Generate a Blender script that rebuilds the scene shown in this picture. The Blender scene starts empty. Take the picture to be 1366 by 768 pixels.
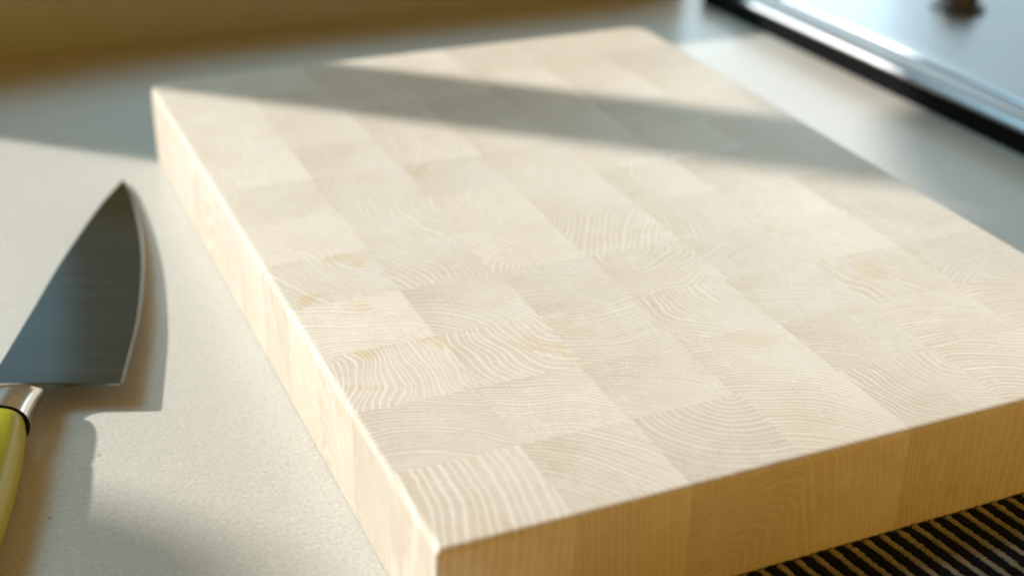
import bpy, bmesh, math, random
from mathutils import Vector, Matrix

random.seed(11)
K = 0.75                      # layout units -> metres (the board is 0.30 x 0.43 x 0.043 m)
sc = bpy.context.scene
C = sc.collection

# ------------------------------------------------------------------ camera
BW, BL, BT = 0.400, 0.5709, 0.0567          # board width (x), length (y), thickness, in layout units
cam_d = bpy.data.cameras.new('camera')
cam = bpy.data.objects.new('camera', cam_d); C.objects.link(cam)
cam_d.sensor_fit = 'HORIZONTAL'; cam_d.sensor_width = 36.0; cam_d.lens = 1866.18/1366*36
cam_d.clip_start = 0.01; cam_d.clip_end = 50
cam.matrix_world = Matrix((
    (0.9143247837582291, 0.1711080265312478, -0.36705889590370827, -0.1531*K),
    (-0.4044192570594905, 0.43352508076152035, -0.8052956406625873, -0.3999*K),
    (0.021336689642897432, 0.8847474484887193, 0.46558210668772865, (0.3401+BT)*K),
    (0, 0, 0, 1)))
cam_d.dof.use_dof = True
cam_d.dof.focus_distance = 0.66*K
cam_d.dof.aperture_fstop = 5.8
sc.camera = cam

# ------------------------------------------------------------------ world: dim warm room light
w = bpy.data.worlds.new('World'); sc.world = w; w.use_nodes = True
bg = w.node_tree.nodes['Background']
bg.inputs[0].default_value = (1.0, 0.60, 0.15, 1); bg.inputs[1].default_value = 0.19

# ------------------------------------------------------------------ lamps: sunlight and skylight through the kitchen window, added panels, room light
DIR = Vector((1.37, -1.19, -1.0)).normalized()
sd = bpy.data.lights.new('sunlight_lamp', 'SPOT'); so = bpy.data.objects.new('sunlight_lamp', sd); C.objects.link(so)
so.location = (Vector((0.15, 0.30, 0.0)) - DIR*16)*K
so.rotation_euler = DIR.to_track_quat('-Z', 'Y').to_euler()
sd.energy = 9600; sd.color = (1.0, 0.965, 0.925); sd.spot_size = math.radians(16); sd.spot_blend = 0.1
sd.shadow_soft_size = 16*K*math.radians(1.0)
def lamp_panel(loc, target, sx, sy, energy, col):
    ad = bpy.data.lights.new('light_panel', 'AREA'); ao = bpy.data.objects.new('light_panel', ad); C.objects.link(ao)
    ad.shape = 'RECTANGLE'; ad.size = sx*K; ad.size_y = sy*K; ad.energy = energy; ad.color = col
    ao.location = Vector(loc)*K; ao.rotation_euler = (Vector(target)-Vector(loc)).to_track_quat('-Z', 'Y').to_euler()
lamp_panel((-2.1, 2.9, 3.5), (.15, .3, 0), 3.2, 1.6, 132, (.36, .74, 1.0))      # open sky seen through the window
lamp_panel((-.50, 2.15, .58), (-.50, .3, .58), 6.0, .95, .9, (.32, .71, 1.0))    # added dim blue panel for the blade to reflect
lamp_panel((-1.72, 2.1, .58), (-1.72, .3, .58), 3.6, .95, 2.3, (.42, .77, 1.0))  # added brighter panel for the lighter half of the blade's reflection
lamp_panel((.92, 1.10, .45), (.92, .3, .40), .36, .85, 1.5, (.66, .87, 1.0))       # added panel beyond the hob, whitens the hob and counter reflections
lamp_panel((1.65, 1.12, .45), (1.5, .3, .40), 1.0, .85, 1.6, (.55, .82, 1.0))       # added panel, gives the hob's right side a pale blue reflection
lamp_panel((.30, -3.0, .75), (.15, .4, .1), 5.0, 1.6, 19, (1.0, .55, .085))         # warm light of the room behind the camera

sc.view_settings.view_transform = 'Standard'; sc.view_settings.look = 'None'
sc.view_settings.exposure = 0; sc.view_settings.gamma = 1; sc.view_settings.use_curve_mapping = False
sc.render.engine = 'CYCLES'

# ------------------------------------------------------------------ helpers
def link(o, parent=None):
    C.objects.link(o)
    if parent is not None: o.parent = parent
    return o
def obj(name, bm, m, parent=None, loc=(0, 0, 0), smooth=None):
    """bm in layout units, local to loc; becomes one mesh object in metres"""
    bmesh.ops.scale(bm, vec=(K, K, K), verts=bm.verts)
    bmesh.ops.recalc_face_normals(bm, faces=bm.faces)
    me = bpy.data.meshes.new(name); 
    if smooth is not None:
        for f in bm.faces: f.smooth = True
        for e in bm.edges:
            if len(e.link_faces) == 2 and e.calc_face_angle(0) > math.radians(smooth): e.smooth = False
    bm.to_mesh(me); bm.free()
    o = bpy.data.objects.new(name, me); me.materials.append(m)
    o.location = Vector(loc)*K
    return link(o, parent)
def empty(name, loc=(0, 0, 0), rz=0):
    o = bpy.data.objects.new(name, None); o.location = Vector(loc)*K; o.rotation_euler = (0, 0, rz)
    o.empty_display_size = 0.02
    return link(o)
def tag(o, label, cat, group=None):
    o['label'] = label; o['category'] = cat
    if group: o['group'] = group
    return o
def box(bm, x0, x1, y0, y1, z0, z1):
    v = [bm.verts.new((x, y, z)) for z in (z0, z1) for x, y in ((x0, y0), (x1, y0), (x1, y1), (x0, y1))]
    for f in ((3, 2, 1, 0), (4, 5, 6, 7), (0, 1, 5, 4), (1, 2, 6, 5), (2, 3, 7, 6), (3, 0, 4, 7)):
        bm.faces.new([v[i] for i in f])
    return v
def loft(bm, rings, cap=True):
    R = [[bm.verts.new(p) for p in r] for r in rings]
    for a, b in zip(R, R[1:]):
        n = len(a)
        for i in range(n): bm.faces.new((a[i], a[(i+1) % n], b[(i+1) % n], b[i]))
    if cap: bm.faces.new(R[0][::-1]); bm.faces.new(R[-1])

class NT:
    def __init__(s, name):
        s.m = bpy.data.materials.new(name); s.m.use_nodes = True; s.t = s.m.node_tree
        s.b = s.t.nodes['Principled BSDF']
    def n(s, typ, **kw):
        nd = s.t.nodes.new(typ)
        for k, v in kw.items(): setattr(nd, k, v)
        return nd
    def put(s, sock, v):
        if hasattr(v, 'is_output') or isinstance(v, bpy.types.NodeSocket): s.t.links.new(v, sock)
        else: sock.default_value = v
    def math(s, op, a, b=None, c=None):
        nd = s.n('ShaderNodeMath', operation=op)
        s.put(nd.inputs[0], a)
        if b is not None: s.put(nd.inputs[1], b)
        if c is not None: s.put(nd.inputs[2], c)
        return nd.outputs[0]
    def vec(s, op, a, b=None, scale=None):
        nd = s.n('ShaderNodeVectorMath', operation=op)
        s.put(nd.inputs[0], a)
        if b is not None: s.put(nd.inputs[1], b)
        if scale is not None: s.put(nd.inputs[3], scale)
        return nd.outputs['Value'] if op in ('LENGTH', 'DOT_PRODUCT') else nd.outputs[0]
    def noise(s, v, scale, detail=2, rough=.5, color=False, dim='3D'):
        nd = s.n('ShaderNodeTexNoise', noise_dimensions=dim)
        if v is not None: s.put(nd.inputs['W' if dim == '1D' else 'Vector'], v)
        nd.inputs['Scale'].default_value = scale; nd.inputs['Detail'].default_value = detail
        nd.inputs['Roughness'].default_value = rough
        return nd.outputs['Color' if color else 'Fac']
    def ramp(s, v, stops):
        nd = s.n('ShaderNodeValToRGB'); e = nd.color_ramp.elements
        while len(e) < len(stops): e.new(0.5)
        for q, (p_, c_) in zip(e, stops):
            q.position = p_; q.color = (c_, c_, c_, 1) if not isinstance(c_, tuple) else c_+(1,)
        s.put(nd.inputs[0], v); return nd.outputs[0]
    def mix(s, f, a, b, blend='MIX'):
        nd = s.n('ShaderNodeMix', data_type='RGBA', blend_type=blend)
        s.put(nd.inputs[0], f)
        for sock, v in ((nd.inputs[6], a), (nd.inputs[7], b)):
            s.put(sock, v if not isinstance(v, tuple) else (v+(1,) if len(v) == 3 else v))
        return nd.outputs[2]
    def attr(s, name, out='Fac'):
        nd = s.n('ShaderNodeAttribute', attribute_type='OBJECT', attribute_name=name); return nd.outputs[out]
    def coord(s): return s.n('ShaderNodeTexCoord').outputs['Object']
    def bump(s, h, dist, strength=1.0):
        nd = s.n('ShaderNodeBump'); nd.inputs['Distance'].default_value = dist; nd.inputs['Strength'].default_value = strength
        s.put(nd.inputs['Height'], h); s.put(s.b.inputs['Normal'], nd.outputs[0])
    def set(s, **kw):
        for k, v in kw.items(): s.put(s.b.inputs[k.replace('_', ' ')], v)

# ------------------------------------------------------------------ materials
def mat_wood():
    t = NT('end_grain_maple')
    co = t.coord(); pith = t.attr('pith', 'Vector'); lean = t.attr('lean', 'Vector'); seed = t.attr('seed_offset', 'Vector')
    z = t.n('ShaderNodeSeparateXYZ'); t.put(z.inputs[0], co)
    P = t.vec('SUBTRACT', co, pith)
    P = t.vec('ADD', P, t.vec('SCALE', lean, scale=z.outputs[2]))
    ps = t.vec('ADD', P, seed)
    sq = t.vec('MULTIPLY', ps, (1, 1, .25))
    wv = t.vec('SUBTRACT', t.noise(sq, 30, 1.0, .4, True), (.5, .5, .5))
    P2 = t.vec('ADD', P, t.vec('SCALE', wv, scale=t.attr('warp')))
    wv2 = t.vec('SUBTRACT', t.noise(sq, 210, 2, .5, True), (.5, .5, .5))
    P2 = t.vec('ADD', P2, t.vec('SCALE', wv2, scale=.0009))
    flat = t.vec('MULTIPLY', P2, (1, 1, 0))
    r = t.vec('LENGTH', flat)
    ph = t.math('MULTIPLY', r, t.attr('ring_freq'))
    ph = t.math('ADD', ph, t.math('MULTIPLY', t.noise(t.math('ADD', t.math('MULTIPLY', ph, .35), t.attr('phase')), 1.0, 1, .5, dim='1D'), 1.1))
    fr = t.math('FRACT', ph)
    line = t.ramp(fr, [(0, .2), (.10, 0), (.56, .04), (.72, .75), (.80, 1), (.88, .85), (1, .2)])
    fine = t.noise(t.vec('MULTIPLY', t.vec('ADD', co, seed), (150, 1000, 120)), 1.0, 2, .6)
    fine2 = t.noise(t.vec('MULTIPLY', t.vec('ADD', co, seed), (1000, 150, 700)), 1.0, 2, .6)
    yr = t.noise(t.math('ADD', t.math('FLOOR', ph), t.attr('phase')), 3.7, 0, dim='1D')
    line = t.math('MULTIPLY', line, t.math('MULTIPLY_ADD', yr, .7, .5))
    patch = t.ramp(t.noise(sq, 42, 2, .5), [(.32, .6), (.62, 1.0)])
    line = t.math('MULTIPLY', line, patch)
    geo = t.n('ShaderNodeNewGeometry'); nz = t.n('ShaderNodeSeparateXYZ'); t.put(nz.inputs[0], geo.outputs['Normal'])
    endg = t.ramp(t.math('ABSOLUTE', nz.outputs[2]), [(.3, .68), (.8, 1.0)])
    line = t.math('MULTIPLY', line, endg)
    # medullary rays across the rings
    s2 = t.n('ShaderNodeSeparateXYZ'); t.put(s2.inputs[0], flat)
    th = t.math('ARCTAN2', s2.outputs[1], s2.outputs[0])
    ar = t.math('MULTIPLY', th, t.attr('ray_count'))
    ar = t.math('ADD', ar, t.math('MULTIPLY', t.noise(ar, .5, 2, dim='1D'), 3.0))
    ray = t.ramp(t.math('FRACT', ar), [(0, 0), (.62, 0), (.8, 1), (.95, 0)])
    ray = t.math('MULTIPLY', ray, t.ramp(t.noise(sq, 130, 2, .6), [(.42, 0), (.62, 1)]))
    ray = t.math('MULTIPLY', ray, t.attr('ray_gain'))
    # fine pores and fibre
    pore = t.noise(co, 1700, 3, .7)
    blot = t.noise(ps, 26, 3, .55)
    sep = t.n('ShaderNodeSeparateXYZ'); t.put(sep.inputs[0], t.vec('ADD', co, t.vec('SCALE', wv, scale=.02)))
    grad = t.math('ADD', t.math('MULTIPLY', sep.outputs[0], 17.0), t.math('MULTIPLY', sep.outputs[1], -8.0))   # each block was sawn from sapwood to darker wood
    gf = t.n('ShaderNodeClamp'); t.put(gf.inputs[0], t.math('ADD', t.math('MULTIPLY_ADD', grad, t.attr('sapwood'), .5), t.math('MULTIPLY_ADD', blot, 1.2, -.6)))
    base = t.mix(gf.outputs[0], (.585, .488, .372), (.742, .672, .572))
    col = t.mix(t.math('MULTIPLY', line, .95), base, (.83, .775, .68))
    col = t.mix(t.math('MULTIPLY', ray, .85), col, (.83, .775, .68))
    spot = t.ramp(t.noise(ps, 44, 2, .45), [(.60, 0), (.68, 1)])
    spot = t.math('MULTIPLY', spot, t.attr('stain'))
    spot = t.math('MULTIPLY', spot, t.math('SUBTRACT', 1.0, t.math('MULTIPLY', line, .8)))
    col = t.mix(t.math('MULTIPLY', spot, .75), col, (.64, .47, .25))
    col = t.mix(t.ramp(pore, [(.30, .30), (.52, 0)]), col, (.50, .39, .24))
    hm = t.ramp(t.noise(ps, 60, 2, .5), [(.38, .15), (.6, 1)])
    hatch = t.math('MULTIPLY', t.math('ADD', t.ramp(fine, [(.52, 0), (.70, 1)]), t.ramp(fine2, [(.52, 0), (.70, 1)])), hm)
    col = t.mix(t.math('MULTIPLY', hatch, .22), col, (.86, .82, .75))
    dk = t.math('MULTIPLY', t.math('ADD', t.ramp(fine, [(.30, 1), (.46, 0)]), t.ramp(fine2, [(.30, 1), (.46, 0)])), hm)
    col = t.mix(t.math('MULTIPLY', dk, .16), col, (.46, .35, .22))
    pv = t.n('ShaderNodeTexVoronoi', feature='F1'); pv.inputs['Scale'].default_value = 110; t.put(pv.inputs['Vector'], ps)
    pk = t.n('ShaderNodeSeparateColor'); t.put(pk.inputs[0], pv.outputs['Color'])
    pit = t.math('MULTIPLY', t.ramp(pv.outputs['Distance'], [(.03, 1), (.07, 0)]), t.ramp(pk.outputs[0], [(.80, 0), (.84, 1)]))
    col = t.mix(t.math('MULTIPLY', pit, .55), col, (.33, .24, .14))
    tone = t.attr('tone')
    mul = t.n('ShaderNodeCombineXYZ')
    for i in range(3): t.put(mul.inputs[i], tone)
    col = t.mix(1.0, col, mul.outputs[0], 'MULTIPLY')
    t.set(Base_Color=col, Roughness=.55); t.b.inputs['Specular IOR Level'].default_value = .22
    h = t.math('ADD', t.math('MULTIPLY', line, .7), t.math('MULTIPLY', pore, .8))
    t.bump(h, .00006, .6)
    return t.m
def mat_stone():
    t = NT('composite_stone'); co = t.coord()
    a = t.noise(co, 9, 4, .6); f = t.noise(co, 620, 5, .75); g = t.noise(co, 130, 4, .7)
    col = t.mix(a, (.535, .500, .430), (.590, .555, .485))
    col = t.mix(t.ramp(g, [(.35, .22), (.6, 0)]), col, (.47, .45, .39))
    col = t.mix(t.ramp(f, [(.32, .6), (.49, 0)]), col, (.38, .335, .26))
    col = t.mix(t.ramp(f, [(.54, 0), (.68, .5)]), col, (.75, .73, .68))
    vo = t.n('ShaderNodeTexVoronoi', feature='F1'); vo.inputs['Scale'].default_value = 95; t.put(vo.inputs['Vector'], co)
    keep = t.n('ShaderNodeSeparateColor'); t.put(keep.inputs[0], vo.outputs['Color'])
    sp = t.math('MULTIPLY', t.ramp(vo.outputs['Distance'], [(.05, 1), (.11, 0)]), t.ramp(keep.outputs[0], [(.74, 0), (.78, 1)]))
    col = t.mix(t.math('MULTIPLY', sp, .5), col, t.mix(keep.outputs[1], (.16, .13, .08), (.33, .25, .13)))
    t.set(Base_Color=col, Roughness=t.math('MULTIPLY_ADD', g, .16, .24)); t.b.inputs['Specular IOR Level'].default_value = .5
    t.bump(f, .00003, .3)
    return t.m
def mat_steel(name, rough, col, stretch=(1, 1, 1), amp=.12, bump=.15, sc_=300, lo=.86):
    t = NT(name); co = t.vec('MULTIPLY', t.coord(), stretch)
    n = t.noise(co, sc_, 3, .6); n2 = t.noise(t.coord(), 22, 3, .6)
    c = t.mix(n, tuple(v*lo for v in col), col)
    t.set(Base_Color=c, Metallic=1.0, Roughness=t.math('ADD', t.math('MULTIPLY_ADD', n, amp, rough-amp*.5), t.math('MULTIPLY', n2, .08)))
    t.bump(n, .00005, bump)
    return t.m
def mat_plain(name, col, rough, var=.12, scale=120, bumpd=0, spec=.5):
    t = NT(name); n = t.noise(t.coord(), scale, 3, .6)
    t.set(Base_Color=t.mix(n, tuple(v*(1-var) for v in col), tuple(min(1, v*(1+var)) for v in col)), Roughness=rough)
    t.b.inputs['Specular IOR Level'].default_value = spec
    if bumpd: t.bump(n, bumpd, .6)
    return t.m
def mat_yarn(name, c0, c1):
    t = NT(name); co = t.coord()
    n = t.noise(co, 900, 3, .7); m_ = t.noise(co, 140, 3, .6)
    c = t.mix(n, c0, c1); c = t.mix(t.ramp(m_, [(.4, .35), (.6, 0)]), c, tuple(v*.4 for v in c0))
    t.set(Base_Color=c, Roughness=.95); t.b.inputs['Specular IOR Level'].default_value = .1
    t.bump(n, .0006, .8)
    return t.m
WOOD = mat_wood(); STONE = mat_stone()
WALL = mat_plain('warm_shade_wall', (.37, .37, .24), .6, .06, 40)  # the wall's warm brown shade is put into its colour
BLADE = mat_steel('satin_blade_steel', .11, (.24, .32, .345), (1, .03, 1), .07, .16, 340, .55)
EDGEST = mat_steel('ground_edge_steel', .38, (.42, .46, .48), (1, 1, 1), .1, .1)
POLISH = mat_steel('polished_bolster_steel', .16, (.70, .69, .66), (1, 1, 1), .05, .03)
HOBST = mat_steel('brushed_hob_steel', .32, (.46, .48, .48), (1, .02, 1), .10, .12, 400)
RIMST = mat_steel('hob_rim_steel', .42, (.40, .41, .41), (1, .05, 1), .05, .05)
BLACK = mat_plain('shade_black', (.004, .004, .0045), .85, .12, 120, 0, .12)  # near-black for the hob's underside shadow and the bolster's dark reflection
KNOBB = mat_plain('black_knob_plastic', (.018, .018, .019), .35)
HANDLE = mat_plain('yellow_green_handle_plastic', (.38, .345, .018), .34, .08, 60)
PAINT = mat_plain('white_window_paint', (.74, .74, .71), .5)
CREAM = mat_yarn('beige_cotton_yarn', (.25, .23, .18), (.42, .39, .31))
DARK = mat_yarn('black_cotton_yarn', (.006, .007, .010), (.016, .019, .026))

# ------------------------------------------------------------------ setting: counter, wall with the window above it
bm = bmesh.new(); box(bm, -1.6, 2.2, -.15, .838, -.06, 0.0)
o = obj('counter', bm, STONE); o['kind'] = 'structure'
SILL, TOP = 0.150, 0.98
XL, XM0, XM1, XR = -1.30, -.330, -.215, .60
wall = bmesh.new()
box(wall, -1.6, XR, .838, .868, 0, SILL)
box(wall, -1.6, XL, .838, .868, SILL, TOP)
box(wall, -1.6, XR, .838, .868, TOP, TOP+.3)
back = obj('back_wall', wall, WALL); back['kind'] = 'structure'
bm = bmesh.new(); box(bm, XM0, XM1, .842, .864, SILL, TOP); obj('window_mullion', bm, PAINT, back)
def shade_panel(edge, close):  # unseen blocker, its outline follows the shadow edge it casts
    """added flat panel in the window opening, shaped for its shadow: its free edge, then the straight sides that close the outline"""
    bm = bmesh.new(); pts = edge+close
    a = [bm.verts.new((x, .846, z)) for x, z in pts]; b = [bm.verts.new((x, .851, z)) for x, z in pts]
    n = len(pts); bm.faces.new(a); bm.faces.new(b[::-1])
    for i in range(n): bm.faces.new((a[i], a[(i+1) % n], b[(i+1) % n], b[i]))
    obj('shade_panel', bm, PAINT, back)
shade_panel([(XM1, .53), (-.195, .485), (-.161, .455), (-.10, .422), (-.034, .390), (.067, .345), (.2, .325), (XR, .31)], [(XR, .54), (XM1, .54)])
shade_panel([(-.868, SILL), (-.868, .55), (-.866, .572), (-.868, .590), (-.875, .608), (-.886, .625), (-.905, .640), (-.94, .658), (-1.0, .675), (XL, .69)], [(XL, SILL)])

# ------------------------------------------------------------------ cutting board of end-grain blocks
board = tag(empty('cutting_board', (BW/2, BL/2, 0)), 'thick pale wooden end-grain cutting board lying on the stone counter', 'cutting board')
XJ = [0, .060, .1145, .1695, .2245, .280, .3365, BW]
YJ = [0, .0545, .1045, .156, .207, .259, .311, .363, .415, .467, .519, BL]
PITH = {  # ring centre seen in the nearest blocks: (dx, dy, rings per metre, warp, lean)
 (0,0): (-.085, .012, 270, .006), (1,0): (-.042,-.036, 400, .006), (2,0): (-.016, -.016, 330, .004), (3,0): (-.034,-.046, 420, .007),
 (4,0): (.046, .014, 400, .018), (5,0): (-.03, -.04, 380, .008), (6,0): (.05, -.01, 300, .01),
 (0,1): (-.040,-.080, 470, .012), (1,1): (-.045,-.090, 480, .012), (2,1): (-.060,-.090, 560, .008), (3,1): (-.035,-.095, 500, .010),
 (4,1): (-.060,-.085, 560, .008), (5,1): (-.02,-.08, 460, .012), (6,1): (-.02, -.07, 380, .012),
 (0,2): (-.036, .012, 420, .022), (1,2): (.026, .018, 300, .018), (2,2): (.012, .095, 440, .012), (3,2): (.040, .016, 330, .024),
 (4,2): (-.03, -.10, 500, .01), (5,2): (.045, .022, 330, .02), (6,2): (.02, -.08, 360, .012),
 (0,3): (-.022,-.055, 420, .016), (1,3): (-.020,-.030, 400, .010), (2,3): (-.012,-.030, 400, .012), (3,3): (.004, .014, 380, .016),
 (4,3): (.02, -.08, 430, .012), (5,3): (.03, .03, 340, .014), (6,3): (.045, .028, 280, .014),
 (0,4): (.030, .024, 330, .018), (1,4): (-.06, -.02, 330, .012)}
STAIN = {(0,4): .85, (0,3): .5, (0,2): .75, (1,2): .5, (2,2): .35, (2,3): .4, (1,3): .45, (5,2): .5, (1,6): .6, (3,4): .4, (2,6): .5, (4,3): .35}
RAYS = {(3,1): 1.0, (2,2): 1.0, (2,1): .7, (6,2): .9, (5,1): .8, (4,2): .9, (1,1): .7, (4,1): .6}
TONE = {(0,0): 1.0, (1,0): .975, (2,0): .93, (3,0): 1.035, (4,0): .985, (5,0): 1.05, (1,1): 1.0, (2,2): .95, (4,2): .955}
G = .000012
def board_block(i, j):
    x0, x1 = XJ[i], XJ[i+1]; y0, y1 = YJ[j], YJ[j+1]
    if i > 0: x0 += jit[(i, j)]
    if i < 6: x1 += jit[(i+1, j)]
    ox0, ox1, oy0, oy1 = i == 0, i == 6, j == 0, j == 10
    x0 += 0 if ox0 else G; x1 -= 0 if ox1 else G; y0 += 0 if oy0 else G; y1 -= 0 if oy1 else G
    cx, cy = (x0+x1)/2, (y0+y1)/2
    def ring(ins, z):
        a0, a1 = x0+(ins if ox0 else 0), x1-(ins if ox1 else 0)
        b0, b1 = y0+(ins if oy0 else 0), y1-(ins if oy1 else 0)
        pts = []
        for (px, py, sx, sy, rad) in ((a0, b0, 1, 1, .0030 if ox0 and oy0 else 0), (a1, b0, -1, 1, .0030 if ox1 and oy0 else 0),
                                      (a1, b1, -1, -1, .016 if ox1 and oy1 else 0), (a0, b1, 1, -1, .014 if ox0 and oy1 else 0)):
            if rad:
                rr = max(rad-ins, .0005); ccx, ccy = px+sx*rr, py+sy*rr
                st = {(1, 1): 180, (-1, 1): 270, (-1, -1): 0, (1, -1): 90}[(sx, sy)]
                for q in range(9):
                    an = math.radians(st+90*q/8); pts.append((ccx+rr*math.cos(an)-cx, ccy+rr*math.sin(an)-cy, z))
            else: pts.append((px-cx, py-cy, z))
        return pts
    bm = bmesh.new(); e = .0036
    dz = random.uniform(-.00001, .00001)
    if ox0 or ox1 or oy0 or oy1:
        prof = [(.0016, 0.0), (.0004, .0006), (0, .0016)]
        for q in range(6):
            an = math.pi/2*q/5; prof.append((e*(1-math.cos(an)), BT-e+e*math.sin(an)))
        loft(bm, [ring(a, b) for a, b in prof])
    else:
        loft(bm, [ring(0, 0), ring(0, BT+dz)])
    o = obj('wood_block', bm, WOOD, board, (cx-BW/2, cy-BL/2, 0), smooth=50)
    if (i, j) in PITH: dx, dy, fq, wp = PITH[(i, j)]
    else:
        an = random.uniform(0, 2*math.pi); d = random.choice((.03, .05, .08, .1)); dx, dy = d*math.cos(an), d*math.sin(an)
        fq = random.uniform(330, 520); wp = random.uniform(.008, .02)
    o['pith'] = (dx, dy, 0.0)
    ln = .9 if (i, j) == (2, 0) else random.choice((.06, .1, .25)); an = random.uniform(0, 6.28)
    o['lean'] = (-.80, -.895, 0.0) if (i, j) == (2, 0) else (ln*math.cos(an), ln*math.sin(an), 0.0)
    o['seed_offset'] = (random.uniform(0, 5), random.uniform(0, 5), random.uniform(0, 5))
    o['sapwood'] = random.uniform(.3, .75); o['warp'] = wp; o['ring_freq'] = float(fq)*1.12; o['phase'] = random.uniform(0, 30)
    o['ray_count'] = random.uniform(50, 90)*(math.hypot(dx, dy)/.05+.3); o['ray_gain'] = RAYS.get((i, j), random.uniform(.2, .7))
    o['stain'] = STAIN.get((i, j), random.choice((0.0, 0.0, .15, .3))); o['tone'] = TONE.get((i, j), random.uniform(.93, 1.045))
jit = {(i, j): random.uniform(-.0022, .0022) for i in range(1, 7) for j in range(11)}
for j in range(11):
    for i in range(7): board_block(i, j)

# ------------------------------------------------------------------ chef's knife
AX = Vector((.36, .933)).normalized(); NX = Vector((AX.y, -AX.x)); O = Vector((-.1364, .2832))
knife = tag(empty('chef_knife', (O.x, O.y+.002, 0), math.atan2(AX.y, AX.x)),
            'chef knife with wide steel blade and yellow-green handle lying flat on the counter', 'knife')
def zb(s):   # blade mid-plane height along the knife
    return .0111-.030*s
def loc(x, y): d = Vector((x, y))-O; return d.dot(AX), d.dot(NX)
EDGE = [(-.0200, .0400), (-.0197, .0668), (-.0190, .0682)] + [loc(*q) for q in
        ((-.0621, .2975), (-.0506, .3435), (-.0400, .3956), (-.0335, .4431), (-.0291, .4936), (-.0288, .5120), (-.0299, .5265))]
SPINE = [(-.034, -.001), (0, 0)] + [loc(*q) for q in ((-.1121, .3434), (-.0901, .3991), (-.0699, .4454), (-.0481, .4929), (-.0299, .5265))]
def interp(P, s, smooth=True):
    if s <= P[0][0]: return P[0][1]
    for k in range(len(P)-1):
        if s <= P[k+1][0]:
            u = (s-P[k][0])/(P[k+1][0]-P[k][0])
            if smooth and 1 <= k < len(P)-2:
                m0 = (P[k+1][1]-P[k-1][1])/(P[k+1][0]-P[k-1][0]); m1 = (P[k+2][1]-P[k][1])/(P[k+2][0]-P[k][0]); h = P[k+1][0]-P[k][0]
                return (2*u**3-3*u*u+1)*P[k][1]+(u**3-2*u*u+u)*h*m0+(-2*u**3+3*u*u)*P[k+1][1]+(u**3-u*u)*h*m1
            return P[k][1]*(1-u)+P[k+1][1]*u
    return P[-1][1]
bm = bmesh.new()
st = [-.034, -.029, -.026, -.0235, -.0215, -.0200, -.0197, -.0190]
ne = {-.034: .0300, -.029: .0302, -.026: .0308, -.0235: .0325, -.0215: .0352, -.0200: .0400}
smax = EDGE[-1][0]
k = 34
st += [-.0190+(smax-.0005+.0190)*(1-(1-q/k)**1.25) for q in range(1, k+1)]
rings = []; edge = []
EC = EDGE[2:]
for s in st:
    n0 = interp(SPINE, s); n1 = ne[s] if s in ne else (.0668 if s == -.0197 else interp(EC, s))
    n1 = max(n1, n0+.0004); wd = n1-n0; z = zb(s)
    tk = .0015*min(1, .35+wd/.05)
    bev = min(.0017, wd*.25)
    up = [(n0, .75), (n0+.0005, 1.0), (n0+wd*.3, .90), (n0+wd*.55, .72), (n0+wd*.8, .48), (n1-bev, .36)]
    ringp = [(s, -n, z+tk*h) for n, h in up] + [(s, -n, z-tk*h) for n, h in reversed(up)]
    rings.append(ringp)
    if s >= -.0197: edge.append([(s, -(n1-bev), z+tk*.36), (s, -n1, z+tk*.03), (s, -n1, z-tk*.03), (s, -(n1-bev), z-tk*.36)])
loft(bm, rings)
obj('blade', bm, BLADE, knife, smooth=7)
bm = bmesh.new(); loft(bm, edge); obj('cutting_edge', bm, EDGEST, knife, smooth=20)
def ell(s, nc, zc, hw, hz, pw=2.5, n=40):
    out = []
    for q in range(n):
        a = 2*math.pi*q/n; c, d = math.cos(a), math.sin(a)
        out.append((s, -(nc+hw*math.copysign(abs(c)**(2/pw), c)), zc+hz*math.copysign(abs(d)**(2/pw), d)))
    return out
bm = bmesh.new()
B = [(-.0270, .0150, .0020), (-.0275, .0153, .0034), (-.029, .0153, .0060), (-.033, .0152, .0085), (-.040, .0150, .0102), (-.050, .0152, .0112), (-.0585, .0156, .0117)]
loft(bm, [ell(s, .0152, .0128, hw, hz, 2.3) for s, hw, hz in B])
obj('bolster', bm, POLISH, knife, smooth=40)
bm = bmesh.new(); loft(bm, [ell(s, .0154, .0128, .0148, .0110, 2.4) for s in (-.0584, -.0604)])
obj('dark_reflection_ring', bm, BLACK, knife, smooth=40)  # added black ring stands in for a dark reflection on the bolster end
bm = bmesh.new()
Hh = [(-.0600, .0148, .0135, .0108), (-.0612, .0148, .0145, .0117), (-.066, .0150, .0152, .0122), (-.085, .0165, .0172, .0126), (-.115, .0190, .0186, .0126),
      (-.150, .0210, .0195, .0125), (-.190, .0230, .0200, .0126), (-.215, .0255, .0210, .0126), (-.224, .0265, .0190, .0120), (-.228, .0270, .0150, .0095)]
loft(bm, [ell(s, nc, .0127, hw, hz, 2.9) for s, nc, hw, hz in Hh])
obj('handle', bm, HANDLE, knife, smooth=50)

# ------------------------------------------------------------------ steel gas hob
hob = tag(empty('gas_hob', (.583, .722, 0), math.radians(2.9)), 'brushed stainless steel hob with round control knobs set on the counter', 'hob')
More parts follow.
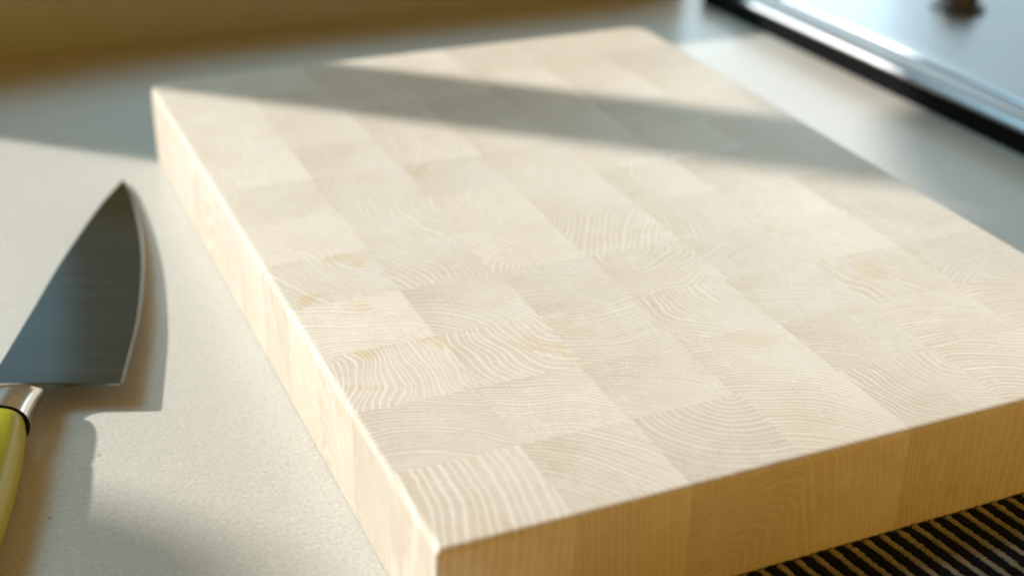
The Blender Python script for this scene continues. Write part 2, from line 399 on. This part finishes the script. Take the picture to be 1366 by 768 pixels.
# local: +x away from the board, -y towards the viewer
LX, LY = .80, -.90
def slab(bm, prof, x0=0, x1=LX, y0=LY, y1=0, rad=.02):
    def ring(ins, z):
        pts = []
        for px, py, sx, sy, a0 in ((x0, y0, 1, 1, 180), (x1, y0, -1, 1, 270), (x1, y1, -1, -1, 0), (x0, y1, 1, -1, 90)):
            r = max(rad-ins, .001); cx, cy = px+sx*(r+ins), py+sy*(r+ins)
            for q in range(9):
                an = math.radians(a0+90*q/8); pts.append((cx+r*math.cos(an), cy+r*math.sin(an), z))
        return pts
    loft(bm, [ring(i, z) for i, z in prof])
bm = bmesh.new(); slab(bm, [(0, 0), (0, .0178)], x0=.004, y1=.06, rad=.01); obj('shadow_base', bm, BLACK, hob, smooth=40)  # black base stands in for the shadow under and behind the hob edge
def frame(bm, prof, rad=.02):
    """closed profile swept round the plate's outline: a hollow rim"""
    def ring(ins, z):
        pts = []
        for px, py, sx, sy, a0 in ((0, LY, 1, 1, 180), (LX, LY, -1, 1, 270), (LX, 0, -1, -1, 0), (0, 0, 1, -1, 90)):
            r = max(rad-ins, .001); cx, cy = px+sx*(r+ins), py+sy*(r+ins)
            for q in range(9):
                an = math.radians(a0+90*q/8); pts.append((cx+r*math.cos(an), cy+r*math.sin(an), z))
        return pts
    loft(bm, [ring(i, z) for i, z in prof+prof[:1]], cap=False); bmesh.ops.remove_doubles(bm, verts=bm.verts, dist=1e-6)
bm = bmesh.new(); frame(bm, [(.004, .0182), (.0008, .0188), (0, .0205), (.0006, .0225), (.0025, .0246), (.010, .0266), (.0105, .0270), (.019, .0284), (.022, .0284), (.0238, .0278), (.0242, .0260), (.0242, .0182)])
obj('rim', bm, RIMST, hob, smooth=35)
bm = bmesh.new(); slab(bm, [(0, .0181), (0, .0270), (.0010, .0284), (.004, .0290), (.02, .0290)], x0=.0292, x1=LX-.0292, y0=LY+.0292, y1=-.0292, rad=.012)
obj('top_plate', bm, HOBST, hob, smooth=35)
def knob(x, y, r, label):
    kb = empty('knob', (0, 0, 0)); kb.parent = hob; kb.location = Vector((x, y, .0291))*K
    def disc(prof):
        b = bmesh.new()
        loft(b, [[(rr*math.cos(2*math.pi*q/36), rr*math.sin(2*math.pi*q/36), z) for q in range(36)] for rr, z in prof]); return b
    obj('skirt', disc([(r*1.25, 0), (r*1.25, .003), (r*1.2, .004), (r*.95, .0045)]), KNOBB, kb, smooth=40)
    obj('grip', disc([(r*.9, .0046), (r*.86, .020), (r*.80, .023), (r*.7, .0235)]), KNOBB, kb, smooth=40)
knob(.160, -.135, .020, ''); b = bmesh.new(); loft(b, [[(rr*math.cos(2*math.pi*q/48), rr*math.sin(2*math.pi*q/48), z) for q in range(48)] for rr, z in ((.045, 0), (.045, .003), (.043, .005), (.036, .0055), (.034, .004), (.02, .0038))])
obj('burner_ring', b, RIMST, hob, (.205, -.245, .0291), smooth=40)

# ------------------------------------------------------------------ striped woven mat in front of the board
MX0, MX1, MY0, MY1 = .02, .46, -.135, -.0012
mat = tag(empty('woven_mat', ((MX0+MX1)/2, (MY0+MY1)/2, 0)), 'black woven mat with beige ribbed stripes in front of the cutting board', 'mat')
ML = MY1-MY0; MWD = MX1-MX0; RX = -MWD/2
SH = -.14      # the ribs run slightly askew to the board
bm = bmesh.new(); box(bm, -MWD/2, MWD/2, -ML/2, ML/2, .0002, .0012); obj('backing', bm, DARK, mat)
def rib(hw, hz, seed):
    rnd = random.Random(seed); bm = bmesh.new(); rings = []; n = 110
    wob = 0
    for q in range(n+1):
        y = -ML/2+ML*q/n; tw = q*.9
        f = 1+.07*math.sin(tw)+rnd.uniform(-.26, .26); wob = wob*.8+rnd.uniform(-.00016, .00016)
        rings.append([(SH*y+wob+hw*f*math.cos(a), y, .0013+max(0, hz*(f*.9+.1)*math.sin(a))) for a in [math.pi*i/6 for i in range(7)]])
    loft(bm, rings); return bm
P = .0093; x = RX+.012; k = 0
while x < MWD/2-.012:
    obj('beige_rib', rib(.0017, .0012, k), CREAM, mat, (x, 0, 0), smooth=60)
    obj('black_rib', rib(.0026, .0010, k+500), DARK, mat, (x+P*.5, 0, 0), smooth=60)
    x += P; k += 1
